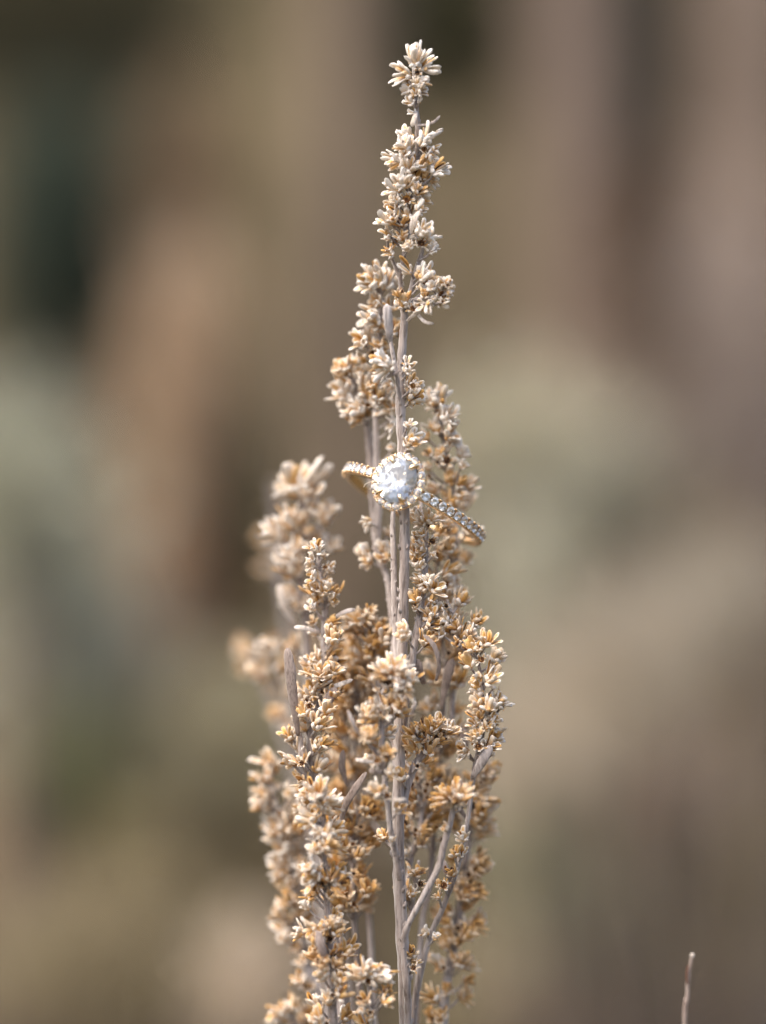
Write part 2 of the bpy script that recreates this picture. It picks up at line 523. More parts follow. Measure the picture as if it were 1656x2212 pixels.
ht(2, 'LB LB2', """w 510 900 450 765; w 460 920 310 850; o 600 970 545 870; s 530 1010 45; o 590 1060 640 970; m 470 1090 335 1060; w 300 1180 210 1080; s 280 1200 45; m 340 1210 280 1040; o 400 1240 370 1130;
 w 310 1410 130 1310; m 320 1440 200 1430; w 440 1560 245 1480; o 430 1610 260 1610; g 470 1570 400 1390; g 560 1450 600 1290; s 590 1410 40; m 460 1400 440 1170; o 560 1350 500 1240; o 640 1000 660 900;
 g 620 1220 640 1090; o 540 1200 520 1100; g 500 1480 520 1360; w 690 850 620 800; o 480 1620 440 1500""")
ht(2, 'M', """s 900 1310 42; o 850 1340 960 1230; w 860 1450 990 1360; m 850 1460 920 1490; m 850 1200 890 1090; t 845 1120 870 1010; m 850 1690 870 1600; w 850 1400 960 1300; m 850 1850 980 1710; o 850 1880 930 1780""")
ht(2, 'RB', """w 1120 1490 1080 1300; m 1140 1480 1180 1300; m 1100 1500 1010 1380; s 1120 1550 38; w 1180 1640 1320 1500; m 1160 1590 1230 1480; w 1100 1720 1070 1600; g 1130 1750 1110 1650; w 1210 1790 1350 1670; m 1220 1830 1340 1780; s 1300 1800 28;
 w 1230 1910 1170 1830; w 1320 1960 1400 1870; s 1215 1995 60; g 1130 1980 1120 1880; w 1050 1800 940 1770; o 1060 1960 1010 1890; m 1180 1760 1230 1680""")
ht(3, 'RB', """g 1270 480 1205 350; g 1320 500 1395 400; g 1290 690 1270 520; w 1390 540 1430 380; w 1090 560 1090 440; s 1050 400 32; s 1130 275 30; w 1340 330 1390 260; g 1180 330 1140 240; o 1230 430 1300 330; m 1050 350 1010 260; o 1330 620 1370 520; g 1200 690 1220 600""")
ht(3, 'C1', """w 1020 840 880 770; w 1030 830 1100 720; s 1040 850 35; s 1080 1000 45; m 930 990 920 890; o 1000 960 960 880; w 950 760 900 680; o 920 1120 940 1000; m 990 1050 920 1000""")
ht(3, 'B3 RB', """g 1150 950 1130 840; w 1190 880 1230 780; o 1240 960 1250 860; g 1220 1120 1180 1000; o 1120 1180 1160 1080; w 1080 1100 1120 1150; g 1260 1160 1290 1060; o 1140 800 1180 720""")
ht(3, 'LB', """m 520 810 415 850; m 500 1090 365 1080; w 530 1180 400 1200; w 620 1100 640 980; o 640 1200 620 1100; m 700 1080 600 1060; w 690 950 650 870""")
ht(4, 'X1', """w 680 640 640 255; t 720 560 1020 300; w 640 600 465 515; w 810 690 930 420; g 790 650 810 550; m 950 890 1070 650; m 980 900 940 670; w 640 900 575 700; w 590 1050 345 885; g 800 1010 850 900; w 660 1410 530 1120; w 700 1410 710 1150; w 1010 1160 1095 1010; o 760 900 720 760; o 700 1180 780 1020; o 900 1080 860 950; w 760 1740 730 1590""")
ht(4, 'L2', """m 880 1160 825 1065; m 920 1180 935 1050; s 850 1245 34; m 870 1260 805 1200; s 985 1325 34; m 1010 1370 1075 1280; w 880 1300 785 1290; m 900 1430 790 1380; b 880 1620 840 1460; m 1020 1560 1010 1440; g 1060 1610 1130 1440; m 1030 1670 1115 1620; w 880 1750 815 1660; s 865 1730 30;
 g 1030 1890 1115 1790; o 880 1890 830 1820; g 1040 2010 1130 1950; m 960 1230 1000 1180; o 880 1520 800 1450; o 920 1680 870 1600; g 1000 1960 1060 1850; w 960 1600 990 1500; g 1010 2080 1060 1990; m 900 1990 850 1920""")
ht(4, 'ZM', """w 1290 1860 1220 1750; w 1420 1800 1420 1680; w 1350 1850 1490 1800; s 1415 1850 42; g 1420 2100 1400 1930; g 1450 2120 1500 1980; o 1500 1980 1560 1850; g 1430 2240 1440 2060; w 1250 1960 1180 1880; o 1300 1930 1340 1850""")
ht(4, 'X2', "w 440 2160 360 2000; m 460 2170 470 2040")
ht(5, 'C1', """w 640 690 570 520; w 700 680 790 560; w 680 640 685 480; g 560 790 500 640; g 520 800 545 690; m 700 940 680 760; g 720 900 740 800; w 760 880 800 770; m 600 600 520 490; o 640 290 560 240; m 700 330 755 300; m 600 460 560 340; o 560 420 520 280; s 690 200 32; g 690 780 750 700; o 560 860 520 790""")
ht(5, 'RS', """w 870 980 715 960; w 880 980 880 890; g 880 1090 850 970; g 810 1110 730 1020; o 980 1130 1090 1010; w 1050 1120 1175 1090; g 1110 1280 1035 1130; o 1130 1270 1160 1150; m 1150 1270 1180 1200; s 1190 1345 52; g 1250 1570 1350 1380; m 1240 1580 1370 1470; m 1200 1510 1095 1520; m 1215 1670 1080 1620;
 g 1290 1830 1240 1680; g 1320 1820 1380 1700; w 1330 1790 1430 1670; s 1390 1815 30; w 1200 1790 1070 1730; w 1260 1990 1360 1960; m 1280 1960 1370 1880; w 1300 2160 1375 2060; w 1150 2160 1085 2050; m 1300 1620 1330 1640; w 1150 2000 1080 1900; o 1200 1900 1140 1820; w 1290 1730 1350 1660; g 960 1210 920 1120; s 960 1180 30""")
ht(5, 'RB', """s 905 645 46; w 900 610 990 540; m 970 650 1045 700; m 980 690 1020 620; g 840 320 890 240; g 800 410 740 380; m 960 300 985 270; w 860 600 820 560; g 830 740 780 700; o 930 780 860 730; m 970 960 1020 940; w 960 1040 1030 1000; w 1000 1140 1010 1060; w 880 280 850 210""")
ht(5, 'FL', """r 315 1590 298 1290; w 470 1560 530 1420; w 420 1640 550 1600; s 262 1570 70; g 275 1860 270 1660; g 300 1860 340 1680; g 380 1840 430 1700; o 360 1900 460 1780; m 330 1640 480 1650; m 210 1840 230 1770; m 190 1650 130 1630; s 200 1870 26; t 240 1900 330 1930""")
ht(5, 'G', """b 690 2080 650 1880; g 700 2090 730 1900; o 800 2060 880 1930; w 860 2080 930 1940; g 620 2050 540 1950; s 750 2110 40; b 640 2120 560 2060; w 760 2000 810 1880; o 560 2100 500 1980; m 690 2140 620 2100""")
ht(6, 'FLB', "w 1420 1060 1330 990; o 1430 1080 1400 940; s 1405 960 30; g 1440 1100 1490 1000; m 1400 1070 1335 1080; w 1400 860 1370 690; w 1440 880 1450 720")
ht(6, 'LM', """w 910 1640 900 1400; w 880 1600 830 1450; m 950 1600 1000 1530; s 925 1660 42; w 960 1700 1175 1640; m 950 1720 830 1720; w 820 1640 740 1540; w 760 1740 670 1700; w 900 1860 690 1870; w 890 1850 850 1740; m 960 1760 1060 1760; m 940 2000 810 1960; o 960 2040 1100 1940; m 980 2010 1080 1900; w 930 2180 870 2080; o 960 2160 1040 2080""")
ht(6, 'L2', """w 900 560 950 400; w 960 500 1030 290; w 860 640 800 560; s 960 600 38; o 840 640 900 700; m 930 520 910 440; w 830 440 790 350; s 800 690 36; m 1060 330 1080 250; g 1100 620 1160 540; w 800 860 770 760""")
ht(7, 'FL', "o 190 270 215 160; g 200 290 180 200; s 195 545 34; m 180 530 190 470; w 240 880 225 840")
ht(7, 'RS', """w 920 200 1010 80; m 950 240 985 250; w 790 220 665 190; m 780 240 680 240; s 862 190 40; o 860 130 840 50; m 970 130 1010 20; w 900 60 940 0; o 740 990 720 900; g 690 1000 680 900; s 700 940 30; g 620 1220 560 1150; s 610 1200 40; g 690 1130 640 1050; m 760 880 740 780; o 580 1300 550 1250; m 500 1560 440 1510; m 540 1600 560 1540""")
ht(7, 'F', """b 700 600 700 420; o 680 590 620 450; o 720 590 790 440; o 670 590 540 510; m 680 610 620 590; s 735 595 32; t 740 620 770 640; m 640 790 590 760; b 660 580 580 480""")
ht(7, 'R2', """w 830 560 1010 600; w 850 620 960 650; w 840 500 880 380; m 890 520 940 430; w 900 400 960 330; o 850 440 800 340; w 870 800 1000 740; w 840 780 900 680; o 860 860 900 780; w 820 1040 980 1020; w 850 1020 920 940; o 800 1250 860 1140; o 840 1280 920 1200; g 760 1300 830 1240; o 800 1480 930 1440; w 830 1470 930 1400; s 755 1495 32; g 660 1500 610 1430; w 740 1300 780 1200; m 780 1160 700 1180;
 w 700 1760 720 1680; w 740 1800 840 1730; g 760 1900 840 1860; s 660 1960 30; g 640 1990 610 1900; o 720 2010 820 1980; g 540 2200 480 2080; o 600 2200 560 2100; o 640 1660 590 1580; g 700 1640 750 1580; w 610 1780 530 1780; w 620 380 620 310; o 650 460 700 360""")
ht(7, 'B6', "m 340 1300 330 1160; o 320 1260 280 1180; m 330 1300 260 1280; o 400 1130 420 1040; m 370 1130 380 1060; s 440 1190 34; m 370 1280 400 1210")
ht(7, 'M', "g 380 1720 350 1620; s 390 1800 30; o 370 1760 410 1700")
ht(8, 'LM', """w 760 650 540 600; w 770 680 610 660; w 800 620 760 540; b 870 740 860 560; b 900 720 960 600; b 890 730 1050 640; b 880 750 1040 700; w 930 640 1080 580; s 790 740 62; b 780 790 690 760; g 760 860 700 780; g 750 880 660 880; o 870 900 940 820; m 700 560 690 510; w 680 1010 600 900;
 w 750 420 700 330; m 830 300 920 220; o 830 380 980 300; m 780 200 680 160; w 870 1220 740 1180; w 760 1190 620 1260; w 640 1250 500 1230; o 950 1200 930 1060; g 920 1280 1010 1130; w 900 1190 960 1080; s 890 1310 42; b 900 1500 890 1330; o 880 1200 830 1110; o 820 1560 760 1500; w 810 1680 790 1600; o 940 1600 1000 1500""")
ht(8, 'LL', """w 420 330 290 150; w 470 200 400 120; o 560 260 600 150; w 440 440 340 330; w 470 640 270 560; g 440 680 360 640; s 490 745 46; o 560 560 620 450; o 380 640 330 720; w 430 1080 310 960; w 420 1240 330 1080; w 430 1340 390 1210; o 520 960 480 860; o 500 1180 460 1060; w 640 1560 560 1480; w 620 1780 530 1660; w 700 1840 640 1750; o 600 1080 610 900; o 560 1440 520 1340; w 590 740 640 640""")
ht(6, 'LL', """w 450 1350 420 1160; w 430 1480 320 1320; w 430 1620 280 1520; w 440 1720 310 1640; m 480 1400 500 1280; m 500 1560 540 1480; s 440 1440 34; w 560 2000 430 1880; w 560 2100 470 2000""")
ht(8, 'LL2', "w 400 2080 230 2100; w 440 2060 400 1960; g 500 2060 520 1960; w 420 2100 330 2020")
ht(8, 'BM', """w 1240 1720 1090 1560; w 1230 1700 1250 1560; m 1270 1660 1330 1520; m 1310 1660 1500 1570; m 1320 1690 1600 1680; s 1360 1620 42; s 1280 1740 44; b 1440 1860 1400 1780; g 1450 1870 1540 1790; o 1420 1960 1560 1920; o 1260 1980 1190 1860; w 1250 2060 1170 2000; s 1300 2060 36; g 1330 2140 1260 2060; w 1240 1720 1150 1660; m 1400 1920 1480 1900""")
ht(6, 'X2', "m 520 900 480 860; w 620 960 600 860")

# random filling along branches deep inside the bush: key, t0, t1, count, length px, types
FILL = [
    ('B5', .3, 1.0, 12, 46, 'goggo'), ('G', .25, .95, 7, 40, 'gog'), ('FL', .15, .9, 9, 34, 'omg'), ('B1', .5, 1.0, 10, 50, 'goog'), ('LB2', .55, 1.0, 5, 44, 'wog'), ('RB', .25, .6, 7, 42, 'ogm'),
    ('B1', .30, 1.0, 16, 48, 'gomog'), ('B4', .35, 1.0, 12, 48, 'gomog'), ('LL', .30, .9, 12, 46, 'wogm'), ('LM', .10, .75, 14, 40, 'wogm'), ('L2', .22, .6, 10, 46, 'ogmo'),
    ('R2', .3, .95, 10, 46, 'ogmo'), ('B3', .30, .7, 8, 46, 'ogm'), ('RS', .62, .97, 12, 38, 'omg'),
    ('B1', .35, 1.0, 24, 44, 'ogwmow'), ('B2', .35, 1.0, 24, 46, 'ogwmow'), ('B3', .30, .97, 30, 44, 'ogomwg'),
    ('B4', .40, 1.0, 20, 46, 'ogogwm'), ('B5', .40, 1.0, 12, 42, 'gogm'), ('L2', .28, .62, 12, 42, 'owgm'), ('LL', .30, .9, 12, 42, 'owmo'),
    ('R2', .20, .95, 10, 40, 'ogm'), ('L3', .2, .9, 5, 40, 'wom'), ('X1', .50, .85, 8, 44, 'oow'), ('X2', .75, .95, 4, 46, 'omo'),
    ('X3', .80, .99, 5, 50, 'oo'), ('X4', .65, .98, 6, 42, 'oo'), ('ZM', .3, .8, 7, 42, 'ogw'), ('LM', .15, .45, 10, 42, 'wog'),
    ('LL2', .2, .9, 8, 42, 'wog'), ('BM', .1, .4, 5, 40, 'wog'), ('C1', .12, .45, 5, 40, 'og'),
]

BACK = {'X1', 'X2', 'X3', 'X4'}
plant = tag(empty("dried_shrub", P(890, 6500, 6)), "dried pale gold flower spikes in focus, holding the diamond ring on their tall stem", "dried plant")
PL = {k: plant for k in BR}
for k, lab in (('X1', "blurred dried flower spike behind the left edge of the ring-bearing plant, wide pale top"),
               ('X2', "blurred stalk with a white tuft, between the left spike and the faint tan plume"),
               ('X3', "strongly blurred tan plume leftmost among the dried stalks"),
               ('X4', "faint blurred stalk tip just above the left dried spike")):
    PL[k] = tag(empty("dried_flower_stalk", P(BR[k][0][0][0], 6500, BR[k][0][0][2])), lab, "dried stalk", "dried stalks standing behind the flower spikes")
    b = BR[k][0][0]
    BR[k][0].insert(0, (b[0] + 10, 6500, b[2], b[3] + 6))

DENSE = {}
GEO = {}
for k, (pts, mat) in BR.items():
    dn = catmull(pts, 8)
    dn = [(x, y, d * (.86 if abs(d) < 12 else .80), r) for x, y, d, r in dn]
    DENSE[k] = dn
    V, F = [], []
    P3 = [P(x, y, d) for x, y, d, r in dn]
    rr = [r * K * (S + d * .001) / S * (1 + .10 * math.sin(i * 1.7 + len(k)) * random.random()) for i, (x, y, d, r) in enumerate(dn)]
    if k in ('F', 'RS', 'G') or (k[0] == 'B' and k not in ('BS', 'BM')):
        rr = [r * .8 for r in rr]
    tube(V, F, P3, rr, 12, 0.16)
    for q in range(int(len(dn) * .22)):       # scars and nodes where leaves fell
        i = random.randrange(2, len(dn) - 2)
        if dn[i][1] > 2300:
            continue
        a = random.uniform(-1.6, 1.6)
        o_ = Vector((math.sin(a), -math.cos(a), 0))
        p_ = P3[i] + o_ * rr[i] * .75
        tube(V, F, [p_, p_ + o_ * rr[i] * .45 + Vector((0, 0, rr[i] * .5)), p_ + o_ * rr[i] * .6 + Vector((0, 0, rr[i] * 1.0))], [rr[i] * .38, rr[i] * .26, rr[i] * .10], 6)
    GEO[k] = (V, F)

placed = []   # (key, mesh, loc, rot, scale)


def nearest(keys, x, y):
    best = None
    for k in keys:
        for i, (bx, by, bd, brr) in enumerate(DENSE[k]):
            q = math.hypot(bx - x, by - y)
            if by < y - 6:
                q += (y - 6 - by) * 0.35     # join lower rather than higher
            if best is None or q < best[0]:
                best = (q, k, i)
    return best


def add_head(kind, key, i, x0, y0, x1, y1, front=None, ftilt=None):
    bx, by, bd, brr = DENSE[key][i]
    off = abs(x0 - bx)
    if front is None:
        front = random.uniform(-2.2, 0.6) if off > 14 else random.uniform(-2.6, -.9)
    d = bd + front
    me = random.choice(HEADS[kind])
    if kind == 's':
        r = x1
        loc = P(x0, y0, d - .4)
        ax = Vector((random.uniform(-.35, .35) + (x0 - bx) * .006, -1, random.uniform(-.1, .5))).normalized()
        sc_ = r * K * 1.15
    else:
        a, b = P(x0, y0, d), P(x1, y1, d)
        v = b - a
        Ln = v.length
        ty = random.uniform(-.75, .25) if ftilt is None else ftilt
        v.y += ty * Ln
        loc, ax, sc_ = a, v.normalized(), Ln * 1.02
    rot = ax.to_track_quat('Z', 'Y') @ Quaternion((0, 0, 1), random.uniform(0, 6.28))
    wsc = 1.0
    if kind != 's':
        px = sc_ / K
        wsc = min(1.6, max(1.02, 54 / max(px, 20)))
    placed.append((key, me, loc, rot, (sc_ * wsc, sc_ * wsc, sc_ * 1.04)))
    # stalk joining the branch a little lower
    j = i
    need = 6 + off * .55
    while j > 0 and DENSE[key][j][1] - y0 < need:
        j -= 1
    jx, jy, jd, jr = DENSE[key][j]
    A, Bp = P(jx, jy, jd), loc + (Vector((0, .0003, 0)) if kind == 's' else ax * .0002)
    mid = (A + Bp) / 2 + Vector((0, 0, -.12 * abs(A.x - Bp.x)))
    V, F = GEO[key]
    rs = K * 2.6
    q = catmull([tuple(A), tuple(mid), tuple(Bp)], 4)
    tube(V, F, [Vector(p) for p in q], [rs * 1.3] + [rs] * (len(q) - 2) + [rs * 1.5], 6)


for z, keys, kind, f in HT:
    if kind == 's':
        x0, y0 = zc(z, f[0], f[1])
        r = f[2] / Z[z][2] * .973
        _, k, i = nearest(keys, x0, y0)
        add_head('s', k, i, x0, y0, r, 0)
    else:
        x0, y0 = zc(z, f[0], f[1])
        x1, y1 = zc(z, f[2], f[3])
        _, k, i = nearest(keys, x0, y0)
        add_head(kind, k, i, x0, y0, x1, y1, ftilt=-0.5 if kind == 'r' else None)

for key, t0, t1, n, ln, types in FILL:
    D = DENSE[key]
    for q in range(n):
        t = t0 + (t1 - t0) * (q + random.random()) / n
        i = min(len(D) - 1, int(t * (len(D) - 1)))
        x, y, d, r = D[i]
        if y > 2290:
            continue
        sd_ = 1 if (q % 2) else -1
        off = random.uniform(4, 26) * sd_
        a = R(random.uniform(10, 62)) * sd_
        l2 = ln * random.uniform(.75, 1.25)
        x0, y0 = x + off, y - random.uniform(0, 14)
        kk = random.choice(types)
        add_head(kk, key, i, x0, y0, x0 + math.sin(a) * l2, y0 - math.cos(a) * l2, front=random.uniform(-3.5, 2.5))
        if random.random() < .22:
            add_head('s', key, i, x + random.uniform(-20, 20), y - 10, random.uniform(6, 10), 0, front=-2.5)

BOBJ = {}
for k, (pts, mat) in BR.items():
    V, F = GEO[k]
    root = PL[k]
    V = [v - root.location for v in V]
    nm = "main_stem" if k == 'M' else ("stalk" if k in BACK else "branch")
    BOBJ[k] = obj(nm, mesh_of(nm, V, F, mat), root)
for k, me, loc, rot, scl in placed:
    root = PL[k]
    o = obj(me.name.split('.')[0], me, BOBJ[k])
    o.location = loc - root.location
    o.rotation_mode = 'QUATERNION'
    o.rotation_quaternion = rot
    o.scale = scl
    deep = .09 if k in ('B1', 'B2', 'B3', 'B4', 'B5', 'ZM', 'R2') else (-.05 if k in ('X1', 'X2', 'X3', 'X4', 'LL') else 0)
    hz = (loc.z - CZ) / (K * 1106)          # tone by height: tips paler than the lower heads
    o["tone_shift"] = (-.10 - .07 * max(0, hz)) if hz > .1 else (-.05 + deep * 1.1 if hz > -.3 else -.02 + deep * 1.1)

# leaves: key, points x y (d from the branch + dd), width px, material
def leaf(key, pts, w, mat, dd=-1.0, d=None, base=.35):
    if d is None:
        d = DENSE[key][nearest([key], pts[0][0], pts[0][1])[2]][2] + dd
    dn = catmull([(x, y) for x, y in pts], 6)
    n = len(dn)
    P3, rr = [], []
    for i, (x, y) in enumerate(dn):
        t = i / (n - 1)
        P3.append(P(x, y, d - 1.2 * math.sin(t * 2.2)))
        pr = base + (1 - base) * math.sin(min(1, t / .62) * math.pi / 2) if t < .62 else math.sqrt(max(0.0, 1 - ((t - .62) / .385) ** 2.2))
        rr.append(max(.06, pr) * w / 2 * K * (.82 if mat is M_PALE else .92) * random.uniform(.93, 1.07))
    V, F = [], []
    root = PL[key]
    tube(V, F, [p - root.location for p in P3], rr, 10, .05, (Vector((random.uniform(-.4, .4), -1, random.uniform(-.2, .3))).normalized(), .24))
    obj("leaf", mesh_of("leaf", V, F, mat), BOBJ[key])


leaf('L3', [(645, 1590), (634, 1510), (627, 1445), (621, 1400)], 27, M_LEAF)
leaf('L2', [(680, 1572), (697, 1538), (712, 1508), (726, 1486)], 27, M_LEAF)
leaf('L2', [(735, 1790), (745, 1745), (763, 1712), (792, 1668)], 19, M_LEAF, -4)
leaf('X1', [(640, 1348), (618, 1319), (607, 1286), (603, 1264)], 24, M_PALE, d=16)
leaf('RS', [(943, 1470), (949, 1432), (937, 1393), (915, 1371)], 12, M_LEAF, -2, base=.6)
leaf('B3', [(954, 1530), (963, 1482), (970, 1450), (979, 1424)], 25, M_LEAF, -5)
leaf('C1', [(917, 1478), (905, 1450), (900, 1424)], 25, M_LEAF, 2)
leaf('M', [(884, 1570), (890, 1540), (899, 1514)], 11, M_STEM, -1)
leaf('RS', [(1020, 1682), (1040, 1648), (1062, 1610)], 24, M_STEM, -2)
leaf('FL', [(843, 1828), (817, 1794), (793, 1760)], 20, M_PALE, 12)
leaf('LM', [(688, 2012), (692, 2035), (702, 2068)], 24, M_LEAF, -3, base=.6)
leaf('L2', [(722, 1334), (745, 1322), (768, 1316)], 11, M_STEM)
leaf('L2', [(690, 1366), (660, 1357), (636, 1355)], 13, M_PALE, base=.7)
leaf('L2', [(704, 1487), (730, 1480), (763, 1468)], 13, M_PALE, base=.7)
leaf('FL', [(822, 1650), (795, 1645), (768, 1641)], 12, M_PALE, -1, base=.5)
leaf('FL', [(838, 1670), (815, 1668), (798, 1664)], 12, M_STEM, -1, base=.8)
leaf('FLB', [(780, 1592), (765, 1565), (752, 1534)], 9, M_STEM, -1, base=.7)
leaf('M', [(903, 270), (922, 269), (940, 262), (951, 250)], 7, M_STEM, -1, base=.7)
leaf('M', [(901, 240), (896, 256), (890, 274)], 14, M_PALE, -1)
leaf('M', [(889, 505), (893, 480), (907, 456)], 17, M_PALE, -2)
leaf('M', [(878, 655), (905, 682), (920, 696), (938, 699)], 10, M_PALE, -1, base=.6)
leaf('M', [(880, 694), (895, 680), (912, 667)], 12, M_PALE, -1, base=.6)
leaf('BS', [(844, 738), (840, 700), (836, 656)], 24, M_STEM, -1)
leaf('FL', [(848, 1727), (862, 1728), (878, 1727)], 10, M_PALE, -2, base=.6)
leaf('M', [(876, 985), (892, 965), (913, 944)], 8, M_STEM, -1, base=.7)
leaf('M', [(866, 800), (855, 806), (834, 816)], 6, M_TWIG, -2, base=.8)
leaf('R2', [(975, 1905), (965, 1880), (955, 1858)], 18, M_LEAF, -9)
leaf('B3', [(1000, 1640), (1005, 1600), (998, 1570)], 24, M_LEAF, -2)
leaf('RS', [(1010, 1770), (990, 1740), (985, 1710)], 14, M_LEAF, 2)
leaf('B1', [(752, 1700), (740, 1660), (742, 1620)], 17, M_LEAF, -8)

# ------------------------------------------------------------------ the ring
nV = Vector((-0.19, -0.947, 0.26)).normalized()
tV = Vector((0.866, -0.30, -0.405))
tV = (tV - nV * tV.dot(nV)).normalized()
bV = nV.cross(tV)
if bV.z < 0:
    bV = -bV
RR = 0.0090
HEADH = 0.0024
HC = P(859, 1037, -3.5)                       # middle of the stone
CC = HC - nV * (RR + HEADH)
ring = tag(empty("engagement_ring", CC), "gold halo ring with oval diamond and pave band, threaded on the tall stem", "ring")
ring.rotation_mode = 'QUATERNION'
ring.rotation_quaternion = Matrix((tV, bV, nV)).transposed().to_quaternion() if Matrix((tV, bV, nV)).determinant() > 0 else Matrix((-tV, bV, nV)).transposed().to_quaternion()
FLIP = 1 if Matrix((tV, bV, nV)).determinant() > 0 else -1
# local frame: x = tangent, y = along the finger, z = out through the stone
PAVE0, PAVE1 = 0.24, 1.62
V, F = [], []
NS, prof = 160, []
W2, T2 = 0.00070, 0.00050
sec = [(-W2, T2 * .35), (-W2 * .96, T2 * .9), (-W2 * .72, T2), (-W2 * .70, T2 * .55), (W2 * .70, T2 * .55), (W2 * .72, T2), (W2 * .96, T2 * .9), (W2, T2 * .35),
       (W2 * .95, -T2 * .5), (W2 * .6, -T2), (-W2 * .6, -T2), (-W2 * .95, -T2 * .5)]
for i in range(NS):
    a = 2 * math.pi * i / NS
    ang = abs((a + math.pi) % (2 * math.pi) - math.pi)
    k = 1.0 if ang < PAVE1 else max(0, 1 - (ang - PAVE1) * 4)
    taper = 1.0 - .12 * ang / math.pi
    for (y, r) in sec:
        if r in (T2 * .55,):
            r = T2 * .55 * k + T2 * 1.05 * (1 - k)
        V.append(Vector((math.sin(a) * (RR + r), y * taper, math.cos(a) * (RR + r))))
m = len(sec)
for i in range(NS):
    for j in range(m):
        a, b = i * m + j, i * m + (j + 1) % m
        c, d = ((i + 1) % NS) * m + (j + 1) % m, ((i + 1) % NS) * m + j
        F.append((a, b, c, d))
me = mesh_of("band", V, F, M_GOLD)
band = obj("band", me, ring)


def brilliant():
    bm = bmesh.new()
    pts = []
    for k in range(8):
        a = 2 * math.pi * k / 8
        pts.append((math.cos(a) * .56, math.sin(a) * .56, .33))
        b = a + math.pi / 8
        pts.append((math.cos(b) * .80, math.sin(b) * .80, .215))
        pts.append((math.cos(b) * .80 * .99, math.sin(b) * .80 * .99, .214))
    for k in range(16):
        a = 2 * math.pi * k / 16
        pts.append((math.cos(a), math.sin(a), .03))
        pts.append((math.cos(a), math.sin(a), -.03))
    for k in range(8):
        a = 2 * math.pi * (k + .5) / 8
        pts.append((math.cos(a) * .27, math.sin(a) * .27, -.66))
    pts.append((0, 0, -.86))
    for p in pts:
        bm.verts.new(p)
    r = bmesh.ops.convex_hull(bm, input=bm.verts)
    bmesh.ops.delete(bm, geom=list({e for e in r["geom_interior"] if isinstance(e, bmesh.types.BMVert)}), context='VERTS')
    bmesh.ops.recalc_face_normals(bm, faces=bm.faces)
    me = bpy.data.meshes.new("diamond")
    bm.to_mesh(me)
    bm.free()
    me.materials.append(M_SMALL)
    return me


DIA = brilliant()


def ball(r, seg=8, rings=5, sq=1.0):
    V, F = [], []
    for i in range(rings + 1):
        th = math.pi * i / rings
        for k in range(seg):
            ph = 2 * math.pi * k / seg
            V.append(Vector((math.sin(th) * math.cos(ph) * r, math.sin(th) * math.sin(ph) * r, math.cos(th) * r * sq)))
    for i in range(rings):
        for k in range(seg):
            F.append((i * seg + k, i * seg + (k + 1) % seg, (i + 1) * seg + (k + 1) % seg, (i + 1) * seg + k))
    return V, F


bV_, bF_ = ball(0.00017)
BEAD = mesh_of("bead", bV_, bF_, M_GOLD)
step = 1.14 / 9.25 * .001 / .001
a = PAVE0
beads = []
while a < PAVE1:
    for sgn in (-1, 1):
        aa = a * sgn
        o = obj("pave_diamond", DIA, band)
        o.location = (math.sin(aa) * (RR + T2 * 1.30), 0, math.cos(aa) * (RR + T2 * 1.30))
        o.rotation_euler = (0, aa, random.uniform(0, .7))
        o.rotation_mode = 'XYZ'
        o.matrix_basis = Matrix.Translation(o.location) @ Matrix.Rotation(aa, 4, 'Y') @ Matrix.Rotation(random.uniform(0, .7), 4, 'Z') @ Matrix.Diagonal((.00054, .00054, .00050, 1))
        for sy in (-1, 1):
            for da in (-.5,):
                ab = (a + da * step) * sgn
                bd_ = obj("bead", BEAD, band)
                rb = RR + T2 * 1.25
                bd_.location = (math.sin(ab) * rb, sy * W2 * .80, math.cos(ab) * rb)
    a += step

# head: halo plate, basket, prongs, stones ; local origin of the head at (0,0,RR+HEADH)
HZ = RR + HEADH
AX, AY = 0.00238, 0.00282         # stone half sizes across / along the finger
ROT = R(6) * FLIP


def ell(a, rx, ry, z):
    x, y = math.cos(a) * rx, math.sin(a) * ry
    return Vector((x * math.cos(ROT) - y * math.sin(ROT), x * math.sin(ROT) + y * math.cos(ROT), z))


V, F = [], []
N1 = 96
secH = [(-.00050, -.00012), (-.00046, .00006), (-.00030, .00002), (.00030, .00002), (.00044, .00006), (.00050, -.00008), (.00046, -.00038), (.0, -.00046), (-.00042, -.00036)]
HXr, HYr = AX + .00030, AY + .00030
for i in range(N1):
    a = 2 * math.pi * i / N1
    sc_w = 1 + .05 * math.cos(a * 18)
    for (r, z) in secH:
        rr_ = r * (sc_w if r > .0004 else 1)
        V.append(ell(a, HXr + rr_, HYr + rr_, HZ - .00075 + z))
m = len(secH)
for i in range(N1):
    for j in range(m):
        F.append((i * m + j, i * m + (j + 1) % m, ((i + 1) % N1) * m + (j + 1) % m, ((i + 1) % N1) * m + j))
halo = obj("halo", mesh_of("halo", V, F, M_GOLD), ring)
NH = 18
for i in range(NH):
    a = 2 * math.pi * (i + .5) / NH
    p = ell(a, HXr + .00008, HYr + .00008, HZ - .00052)
    o = obj("halo_diamond", DIA, halo)
    tilt = .12
    o.matrix_basis = Matrix.Translation(p) @ Matrix.Rotation(tilt, 4, Vector((-math.sin(a), math.cos(a), 0))) @ Matrix.Rotation(i * 1.3, 4, 'Z') @ Matrix.Diagonal((.00048, .00048, .00045, 1))
    a2 = 2 * math.pi * i / NH
    for rr_ in (.00045,):
        q = obj("bead", BEAD, halo)
        q.location = ell(a2, HXr + rr_, HYr + rr_, HZ - .00062)
        q.scale = (.8, .8, .8)
CD = DIA.copy()
CD.materials[0] = M_DIA
st = obj("centre_diamond", CD, ring)
st.matrix_basis = Matrix.Translation((0, 0, HZ)) @ Matrix.Rotation(ROT, 4, 'Z') @ Matrix.Diagonal((AX, AY, .0026, 1))
